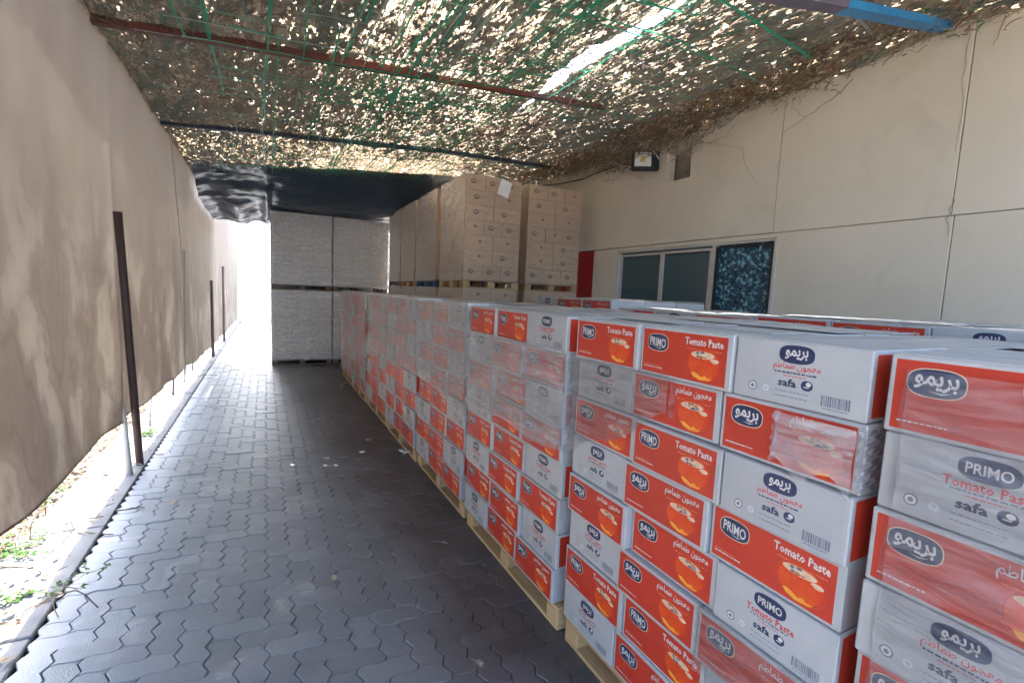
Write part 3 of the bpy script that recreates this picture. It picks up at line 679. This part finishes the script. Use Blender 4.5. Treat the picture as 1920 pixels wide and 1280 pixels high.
def art_white(arabic):
    q = random.Random(13 + arabic); m = MB(); W, H = CS, CH; lx = .0; rect(m, -W / 2 + .012, W / 2 - .012, .008, H - .008, 5, .5)
    pill(m, lx, H * .80, .047, .0245, 1, 1, 24, .72); put(m, L_AR if arabic else L_EN, lx, H * .80, .06 if arabic else .07, .028 if arabic else .022, 3, 2)
    put(m, G_AR if arabic else G_EN, lx + .002, H * .60, .125 if arabic else .14, .027 if arabic else .021, 2, 1)
    dashes(m, lx - .055, lx + .055, H * .515, .005, 1 if arabic else 0, 1, q); dashes(m, lx - .03, lx + .03, H * .465, .003, 2, 1, q)
    put(m, SAFA, lx - .018, H * .36, .05, .022, 1, 1)
    pill(m, lx + .034, H * .36, .0155, .0135, 1, 1, 12, .9); pill(m, lx + .038, H * .385, .007, .006, 3, 2, 8, 1); rect(m, lx + .027, lx + .04, H * .33, H * .345, 3, 2)
    for k in range(5): dashes(m, lx - .048, lx + .045 - .006 * (k % 2), H * (.265 - .04 * k), .0028, 0 if k % 2 else 4, 1, q)
    for k, xx in enumerate((-.115, -.075)):
        pill(m, xx, H * .22, .0135 - .002 * k, .0135 - .002 * k, 0 if k == 0 else 4, 1, 14, 1); pill(m, xx, H * .22, .0105 - .0018 * k, .0105 - .0018 * k, 3, 2, 14, 1)
        pill(m, xx, H * .22, .006, .006, 0 if k == 0 else 4, 3, 5, 1)
    x = .072
    while x < .14: w = q.choice((.0012, .0022, .0035)); rect(m, x, x + w, H * .12, H * .275, 0, 1); x += w + q.choice((.0012, .002))
    dashes(m, .075, .135, H * .09, .003, 0, 1, q)
    return m.mesh('print_panel', [inkgrey, navy, inkred, inkwhite, inkpale, board])
ART = {('R', 'E'): art_red(0), ('R', 'A'): art_red(1), ('W', 'E'): art_white(0), ('W', 'A'): art_white(1)}
def carton_body(kind, seed):
    q = random.Random(seed); m = MB(); W, D = (CL, CS) if kind == 'R' else (CS, CL)
    m.box((-W / 2 + .001, 0, .0008), (W / 2 - .001, D - .002, CH - .0015), 0, ch=.0035)
    # side faces: a red panel where the side is a long face, a seam where it is short
    for sx_ in (-1, 1):
        x = sx_ * (W / 2 - .0004)
        if kind == 'W': m.poly([(x, .018, .012), (x, D - .02, .012), (x, D - .02, CH - .012), (x, .018, CH - .012)][::sx_], 1)
    if kind == 'R': m.poly([(-W / 2 + .012, D - .0012, .012), (W / 2 - .015, D - .0012, .012), (W / 2 - .015, D - .0012, CH - .012), (-W / 2 + .012, D - .0012, CH - .012)][::-1], 1)
    return m.mesh('carton', [board, red])
BODY = {k: carton_body(k, 1) for k in 'RW'}
def flapmesh(kind, side):
    W, D = (CL, CS) if kind == 'R' else (CS, CL); m = MB()
    if kind == 'R': y0, y1 = (.002, D / 2 - .002) if side else (D / 2 + .002, D - .004); m.box((-W / 2 + .003, y0, 0), (W / 2 - .003, y1, .003), ch=.001)
    else: x0, x1 = (-W / 2 + .003, -.002) if side else (.002, W / 2 - .003); m.box((x0, .002, 0), (x1, D - .004, .003), ch=.001)
    return m.mesh('top_flap', board)
FLAP = {(k, s_): flapmesh(k, s_) for k in 'RW' for s_ in (0, 1)}
def carton(kind, lang, loc, rz, label, group, flaps=False, art=True):
    o = inst('carton', BODY[kind], None, loc, (0, 0, rz)); tag(o, label, 'carton', group)
    if art: inst('print_panel', ART[(kind, lang)], o)
    if flaps:
        for s_ in (0, 1): inst('top_flap', FLAP[(kind, s_)], o, (0, 0, CH - .0014), (R.uniform(0, .035) * (1 if s_ == 0 else -1) if kind == 'R' else 0, R.uniform(0, .03) * (1 if s_ == 0 else -1) if kind == 'W' else 0, 0))
    return o
ORD = ['top', 'second', 'third', 'fourth', 'fifth', 'sixth', 'seventh', 'bottom']
PN = ['nearest', 'second', 'third', 'fourth', 'fifth', 'sixth', 'seventh', 'farthest']
CN = ['left', 'middle', 'right']
langs = {(1, 1): 'EEA', (1, 2): 'AAA', (1, 3): 'AEA', (1, 4): 'AAE', (1, 5): 'AAE', (1, 6): 'AAA', (1, 7): 'EEA', (1, 8): 'AAE',
         (0, 1): 'AEE', (0, 2): 'EAA', (0, 3): 'AAE', (0, 4): 'AEE', (0, 5): 'AEA', (0, 6): 'EAA', (0, 7): 'AEA', (0, 8): 'AEA'}
edges = [.524, 1.705, 2.925, 4.16, 5.375, 6.60, 7.82, 9.05]
filler = MB()
for k, yf in enumerate(edges):
    XF = (1.232, 1.237, 1.232, 1.24, 1.232, 1.238, 1.23, 1.24)[k]; rzk = -math.pi / 2 + (.012 if k == 0 else R.uniform(-.004, .004))
    pallet('plain wooden pallet under the %s tomato carton stack of the aisle row' % PN[k], 1.16, 1.06, (XF + .01, yf - .59, 0), -math.pi / 2)
    for l in range(1, 9):
        kinds = 'RRW' if l % 2 else 'WRR'
        y = yf; z = .125 + (8 - l) * CH
        lg = langs.get((k, l)) or ''.join(R.choice('EA') for _ in range(3))
        for c in range(3):
            kd = kinds[c]; W, D = (CL, CS) if kd == 'R' else (CS, CL)
            yc = y - W / 2; y -= W + (.004 if k else .002)
            lab = '%s carton with %s lettering, %s layer, %s column, %s stack of the aisle row' % ('red' if kd == 'R' else 'white', 'Arabic' if lg[c] == 'A' else 'English', ORD[l - 1], CN[c], PN[k])
            push = R.uniform(-.016, .010); tw = R.gauss(0, .007)
            if not (k == 0 and c == 2): carton(kd, lg[c], (XF + push, yc + R.uniform(-.003, .003), z), rzk + tw, lab, 'tomato paste cartons of the aisle row', flaps=(l == 1))
            else: filler.box((XF + push, yc - W / 2, z), (XF + D, yc + W / 2, z + CH - .002))
            x = XF + D + .004
            for rw in range(2):
                D2 = D - .02
                if l == 1 and k < 4 and not (k == 0 and c == 2):
                    lab = 'white carton lid, %s column, %s row back, %s stack of the aisle row' % (CN[c], ('second', 'third')[rw], PN[k])
                    carton(kd, 'E', (x, yc, z + R.uniform(-.002, .002)), rzk + R.gauss(0, .01), lab, 'tomato paste cartons of the aisle row', flaps=True, art=False)
                else: filler.box((x, yc - W / 2 + .001, z), (x + D2, yc + W / 2 - .001, z + CH - .002))
                x += D + .004
# second row behind
sk = [(1.70, 1.388, 'RRW', 'nearer'), (2.87, 1.375, 'RWR', 'middle'), (4.10, 1.43, 'WRR', 'farther'), (.655, 1.388, 'RRW', 'rightmost')]
for yf, zt, kinds, nm in sk:
    pallet('plain wooden pallet under the %s stack of the second carton row' % nm, 1.16, 1.06, (2.44, yf - .59, 0), -math.pi / 2)
    y = yf
    for c in range(3):
        kd = kinds[c]; W, D = (CL, CS) if kd == 'R' else (CS, CL); wv = W * (.87 if nm in ('nearer',) else 1)
        yc = y - W / 2; y -= W + .002
        for rw in range(3):
            if rw == 0: lab = '%s carton peeping over the aisle row, %s column, %s stack of the second row' % ('red' if kd == 'R' else 'white', CN[c], nm)
            else: lab = 'white carton lid, %s column, %s from the aisle, %s stack of the second row' % (CN[c], ('second', 'third')[rw - 1], nm)
            carton(kd, 'A', (2.44 + rw * (D + .004), yc, zt), -math.pi / 2 + R.gauss(0, .012), lab, 'cartons of the second row', flaps=True, art=(rw == 0))
            for l in range(7):
                z = zt - (l + 1) * CH
                if z > .1: filler.box((2.44 + rw * (D + .004), yc - W / 2 + .001, z), (2.44 + rw * (D + .004) + D, yc + W / 2 - .001, z + CH - .002))
tag(filler.obj('inner_cartons', board), 'closely stacked inner cartons behind the printed fronts of the stacks', 'cartons', kind='stuff')

# ------------------------------------------------------------------ stretch film
def wrap(label, xf, y0, y1, zlo, zhi, m, depth=.5, side=0, group='stretch film on the loads', top=False, seed=0, axis='x'):
    """film skirt hugging the aisle face: crinkled sheet with an uneven lower edge"""
    q = random.Random(seed); ph_ = q.uniform(0, 6)
    def f(u, v):
        y = y1 + (y0 - y1) * u; zb = zlo[0] + (zlo[1] - zlo[0]) * u + .02 * math.sin(u * 9 + ph_)
        z = zb + (zhi - zb) * v
        x = xf - .0135 - .004 * abs(math.sin(y * 31 + z * 12 + ph_)) - .003 * math.sin(z * 57 + y * 9)
        return (x, y, z)
    b = MB(); vs, fs = grid(np.linspace(0, 1, 40), np.linspace(0, 1, 30), f); b.add(vs, fs)
    # wrap round both corners
    for (ye, sgn, zl) in ((y1, 1, zlo[0]), (y0, -1, zlo[1])):
        vs, fs = grid(np.linspace(0, 1, 10), np.linspace(0, 1, 18), lambda u, v: (xf - .0135 + .25 * u, ye + sgn * (.008 + .004 * math.sin(u * 20 + v * 30)), zl + (zhi - zl) * v)); b.add(vs, fs)
    o = b.obj('stretch_film', m, smooth=True); return tag(o, label, 'stretch film', group)
wrap('clear film over the upper left part of the second stack of the aisle row', 1.232, 1.15, 1.70, (.92, 1.22), 1.36, film_light, seed=2)
wrap('crumpled milky film over the right end of the second layer of the second stack', 1.225, .565, .76, (1.20, 1.19), 1.34, film_milky, seed=3)
wrap('clear film over the nearest stack of the aisle row', 1.224, -.45, .48, (.70, .55), 1.50, film_light, seed=4)
wrap('clear film strip low on the second stack of the aisle row', 1.232, .545, .95, (.43, .36), .66, film_light, seed=14)
wrap('milky film over the upper layers of the third stack of the aisle row', 1.226, 1.77, 2.915, (.86, .90), 1.37, film_milky, seed=5)
wrap('milky film over the upper half of the fourth stack of the aisle row', 1.234, 3.0, 4.155, (.95, .72), 1.545, film_milky, seed=6)
wrap('milky film over the upper half of the fifth stack of the aisle row', 1.226, 4.22, 5.37, (.80, .85), 1.545, film_milky, seed=7)
wrap('milky film over the upper half of the sixth stack of the aisle row', 1.232, 5.43, 6.59, (.7, .8), 1.545, film_milky, seed=8)
wrap('milky film over the seventh stack of the aisle row', 1.224, 6.66, 7.81, (.15, .2), 1.545, film_light, seed=9)
wrap('milky film over the farthest stack of the aisle row', 1.234, 7.88, 9.04, (.15, .2), 1.55, film_milky, seed=10)

# ------------------------------------------------------------------ white wrapped loads at the end
WBODY = None
def plain_mesh(name, W, D, H, m, marks=None):
    b = MB(); b.box((-W / 2 + .001, 0, .001), (W / 2 - .001, D, H - .0015), 0, ch=.004); return b.mesh(name, m)
board_w = mat('bright_white_board', (.80, .83, .87), (.86, .88, .91), rough=.5, scale=5, obj_rand=.04)
wc = plain_mesh('white_carton', .362, .36, .171, board_w)
pr = MB(); pill(pr, -.06, .11, .02, .012, 0, 1, 12, .8); rect(pr, .0, .1, .105, .115, 1, 1); rect(pr, .0, .08, .085, .09, 1, 1); rect(pr, -.12, -.09, .03, .05, 1, 1); pr = pr.mesh('print_mark', [inkpale, inkpale])
fm = MB(); fm.box((.12, 11.46, 0), (1.2, 12.5, 2.96)); fm.box((1.24, 11.46, 0), (2.3, 12.5, 2.97)); tag(fm.obj('light_block_cartons', board_w), 'unseen white carton loads added behind the two far wrapped loads to block light', 'cartons', kind='stuff')  # unseen loads added to stop light showing under the upper pallets
wn_ = [('left', .10, 10.31), ('right', 1.24, 10.30)]
for side, x0, y0 in wn_:
    for tier in (0, 1):
        tn = ('lower', 'upper')[tier]; zb = (0, 1.50)[tier]; LH = .1722; off = R.uniform(-.012, .012)
        pallet('wooden pallet under the %s %s white wrapped load at the passage end' % (tn, side), 1.1, 1.1, (x0 + .55 + off, y0, zb), 0, darkwood)
        for l in range(8):
            z = zb + .12 + l * LH
            for c in range(3):
                o = inst('white_box', wc, None, (x0 + off + .183 + c * .3665, y0 + R.uniform(0, .006), z), (0, 0, R.gauss(0, .004)))
                tag(o, 'white carton, %s layer up, %s column, in the %s %s wrapped load' % (['lowest', 'second', 'third', 'fourth', 'fifth', 'sixth', 'seventh', 'topmost'][l], CN[c], tn, side), 'white box', 'white cartons in the far wrapped loads')
                inst('print_mark', pr, o)
            b_ = None
        fm = MB(); fm.box((x0 + off, y0 + .37, zb + .12), (x0 + off + 1.098, y0 + 1.08, zb + .12 + 8 * LH - .003)); tag(fm.obj('inner_cartons', board), 'inner cartons behind the front of the %s %s white load' % (tn, side), 'cartons', kind='stuff')
        b = MB(); q = random.Random(tier + 5 * (x0 > 1)); a = q.uniform(0, 6)
        zt = zb + .12 + 8 * LH + .004
        vs, fs = grid(np.linspace(0, 1, 50), np.linspace(0, 1, 50), lambda u, v: (x0 + off - .008 + 1.114 * u, y0 - .014 - .006 * abs(math.sin(v * 40 + u * 4 + a)) - .004 * math.sin(v * 90 + 6 * math.sin(u * 5)), zb + .1 + (zt - zb - .1) * v)); b.add(vs, fs)
        for xx in (x0 + off - .01, x0 + off + 1.108):
            vs, fs = grid(np.linspace(0, 1, 24), np.linspace(0, 1, 30), lambda u, v: (xx + .005 * math.sin(v * 40 + u * 9), y0 - .012 + 1.1 * u, zb + .1 + (zt - zb - .1) * v)); b.add(vs, fs)
        vs, fs = grid(np.linspace(0, 1, 12), np.linspace(0, 1, 12), lambda u, v: (x0 + off - .01 + 1.116 * u, y0 - .012 + 1.1 * v, zt + .004 * math.sin(u * 20 + v * 13))); b.add(vs, fs)
        tag(b.obj('stretch_film', film_white, smooth=True), 'thick crinkled film round the %s %s white load at the passage end' % (tn, side), 'stretch film', 'stretch film on the loads')

# ------------------------------------------------------------------ kraft carton loads
KH = .194
kc = {}
def kraft_meshes(W, D):
    key = (round(W, 3), round(D, 3))
    if key not in kc:
        pr_ = MB(); pill(pr_, -W * .12, KH * .55, .040, .032, 0, 1, 12, 1); pill(pr_, -W * .12, KH * .57, .026, .012, 2, 2, 8, 1)
        q = random.Random(int(W * 1000)); dashes(pr_, -W * .02, W * .3, KH * .58, .009, 1, 1, q); dashes(pr_, -W * .02, W * .2, KH * .42, .003, 1, 1, q); dashes(pr_, -W * .4, -W * .25, KH * .15, .004, 1, 1, q)
        pr2 = MB(); pill(pr2, W * .05, KH * .6, .024, .022, 0, 1, 9, 1); dashes(pr2, W * .12, W * .38, KH * .55, .004, 1, 1, q); dashes(pr2, -W * .4, -W * .1, KH * .3, .004, 1, 1, q)
        kc[key] = (plain_mesh('kraft_carton', W, D, KH, kraft), pr_.mesh('print_mark', [brownink, brownink, kraft]), pr2.mesh('print_mark', [rustink, brownink]))
    return kc[key]
def kraft_box(x, y, z, W, D, rz, label, sideprint=False):
    a, p1, p2 = kraft_meshes(W, D); o = inst('cardboard_box', a, None, (x, y, z), (0, 0, rz)); tag(o, label, 'cardboard box', 'brown cartons in the wrapped loads by the wall')
    inst('print_mark', R.choice((p1, p2)), o)
    return o
LN = ['lowest', 'second', 'third', 'fourth', 'fifth', 'sixth', 'top']
def kraft_stack(x0, x1, y0, y1, nm, m, front=True):
    for tier, nl in ((0, 8), (1, 7)):
        zb = (0.0, 1.672)[tier]; tn = ('lower', 'upper')[tier]
        pallet('%s pallet under the %s %s brown carton load' % ({'wood': 'plain', 'blue': 'blue', 'dark': 'dark'}[m[0]], tn, nm), round(x1 - x0, 3), round(y1 - y0, 3), ((x0 + x1) / 2, y0, zb), 0, m[1], 'pallets under the brown loads')
        for l in range(nl):
            z = zb + .118 + l * KH
            if tier == 0 and l < nl - 1: continue
            ln2 = LN[l] if tier else 'top'
            if front:
                n_ = 2 if l % 2 == (1 if 'corner' in nm else 0) else 3; n_ = 2 if l % 3 else 3; W = (x1 - x0) / n_
                for c in range(n_):
                    kraft_box(x0 + (c + .5) * W, y0 + R.uniform(-.004, .004), z, W - .002, .33, R.gauss(0, .004), 'brown carton, %s layer, %s on the front face of the %s %s load' % (ln2, (('left', 'right') if n_ == 2 else CN)[c], tn, nm))
            ny_ = 2 if l % 2 else 3; yy0 = y0 + (.335 if front else 0); D = (y1 - yy0) / ny_
            for c in range(ny_):
                kraft_box(x0 + .004 + R.uniform(-.004, .004), yy0 + (c + .5) * D, z, D - .002, .33, -math.pi / 2, 'brown carton, %s layer, %s along the aisle side of the %s %s load' % (ln2, (('nearer', 'farther') if ny_ == 2 else ('near', 'middle', 'far'))[c], tn, nm))
        b = MB()
        if tier == 0: b.box((x0 + .01, y0 + .01, zb + .12), (x1 - .01, y1 - .01, zb + .115 + (nl - 1) * KH))
        b.box((x0 + .34, y0 + .34, zb + .118 + (0 if tier else (nl - 1) * KH)), (x1 - .005, y1 - .005, zb + .115 + nl * KH)); tag(b.obj('inner_cartons', kraft), 'inner brown cartons inside the %s %s load' % (tn, nm), 'cartons', kind='stuff')
        zt = zb + .118 + nl * KH + .004; b = MB(); z0_ = zb + .09
        if front:
            vs, fs = grid(np.linspace(0, 1, 30), np.linspace(0, 1, 40), lambda u, v: (x0 - .009 + (x1 - x0 + .018) * u, y0 - .013 - .004 * abs(math.sin(v * 30 + u * 6)), z0_ + (zt - z0_) * v)); b.add(vs, fs)
        vs, fs = grid(np.linspace(0, 1, 30), np.linspace(0, 1, 40), lambda u, v: (x0 - .013 - .004 * math.sin(v * 25 + u * 18), y0 - .012 + (y1 - y0 + .024) * u, z0_ + (zt - z0_) * v)); b.add(vs, fs)
        tag(b.obj('stretch_film', film_light if front else film_milky, smooth=True), 'stretch film round the %s %s brown load' % (tn, nm), 'stretch film', 'stretch film on the loads')
kraft_stack(2.31, 3.13, 5.85, 6.80, 'left front corner', ('wood', wood))
kraft_stack(3.25, 4.14, 5.85, 6.80, 'right front', ('wood', wood))
kraft_stack(2.31, 3.2, 6.98, 8.0, 'second from front', ('blue', bluewood), False)
kraft_stack(2.31, 3.2, 8.12, 9.05, 'third from front', ('wood', wood), False)
kraft_stack(2.31, 3.2, 9.12, 10.1, 'rearmost', ('dark', darkwood), False)
b = MB(); b.box((-.085, 0, -.105), (.085, .002, .105)); ps = b.obj('paper_sheet', mat('paper', (.8, .82, .85), rough=.6)); ps.location = (2.86, 5.828, 3.02); ps.rotation_euler = (0, .28, 0)
tag(ps, 'white paper sheet stuck at a tilt high on the left front brown load', 'paper')
# red and cream tape marker on the aisle row
b = MB(); b.box((-.004, -.07, 0), (0, .07, .19)); rt = b.obj('red_tag', red); rt.location = (1.205, 6.62, .97)
tag(rt, 'red card tag hanging at the gap between far wrapped stacks', 'tag')
b = MB(); b.tube([(1.2, 6.62, 1.16), (1.198, 6.65, 1.25), (1.2, 6.58, 1.33), (1.2, 6.6, 1.52)], .016, 0, 6); tag(b.obj('twisted_tape', polepale), 'twisted pale tape hanging above the red card tag', 'tape')

# ------------------------------------------------------------------ small things on the floor
def leaf(x, y, s_, label, m):
    q = random.Random(int(x * 977 + y * 31)); b = MB(); n_ = 7
    rim = [(math.cos(a) * s_ * q.uniform(.6, 1.2), math.sin(a) * s_ * q.uniform(.45, .8), q.uniform(.002, .014)) for a in [6.28 * k / n_ for k in range(n_)]]
    for k in range(n_): b.poly([(0, 0, .003), rim[k], rim[(k + 1) % n_]])
    o = b.obj('fallen_leaf', m); o.location = (x, y, .003); o.rotation_euler = (0, 0, q.uniform(0, 6)); tag(o, label, 'leaf', 'fallen leaves on the paving')
leaf(.327, 2.61, .028, 'pale curled dry leaf alone on the middle of the paving', litter[1])
leaf(1.011, 2.72, .024, 'small tan dry leaf on the dark paving near the pallets', litter[1])
leaf(-.573, 6.93, .06, 'wide pale leaf scrap on the paving left of the middle distance', litter[1])
leaf(-.5, 6.3, .03, 'small pale leaf just nearer than the wide pale scrap', litter[1])
leaf(-.604, 4.98, .032, 'pale leaf on the paving beside the dark leaning pole', litter[1])
leaf(.235, 7.2, .04, 'pale leaf on the paving before the white wrapped loads', litter[1])
leaf(-.62, 4.0, .04, 'flat grey scrap on the paving left of centre, nearer than the pole', litter[1])
leaf(-.95, 3.0, .04, 'pale leaf on the paving edge at the lower left', litter[1])
b = MB(); q = random.Random(4)
for k in range(26):
    c = Vector((q.gauss(0, .022), q.gauss(0, .03), abs(q.gauss(.012, .012)))); b.poly([c + Vector((q.uniform(-.03, .03), q.uniform(-.03, .03), q.uniform(0, .02))) for _ in range(3)])
o = b.obj('plastic_scrap', mat('white_plastic', (.7, .72, .74), rough=.25)); o.location = (1.19, 4.44, .004); tag(o, 'crumpled white plastic scrap lying against the pallets', 'plastic scrap')
b = MB(); b.tube([(0, 0, .004), (.05, .1, .05), (.12, .16, .06), (.2, .17, .01)], .006, 0, 5); o = b.obj('strap_end', polepale); o.location = (1.05, 7.8, 0); tag(o, 'pale loop of strapping on the floor by the far stacks', 'strap')

# ------------------------------------------------------------------ beyond the far end


# thin air volume added to stand in for the veil of lens glare
HZ = MB(); HZ.box((-190, -190, -1.2), (190, 250, 9)); hz = HZ.obj('glare_haze', None)
hm = bpy.data.materials.new('glare_veil'); hm.use_nodes = True; hn = hm.node_tree; hn.nodes.remove(hn.nodes['Principled BSDF'])
pv_ = hn.nodes.new('ShaderNodeVolumePrincipled'); pv_.inputs['Color'].default_value = (.86, .93, 1, 1); pv_.inputs['Density'].default_value = .014; pv_.inputs['Anisotropy'].default_value = .82
hn.links.new(pv_.outputs[0], hn.nodes['Material Output'].inputs['Volume']); hz.data.materials.clear(); hz.data.materials.append(hm); tag(hz, kind='stuff')
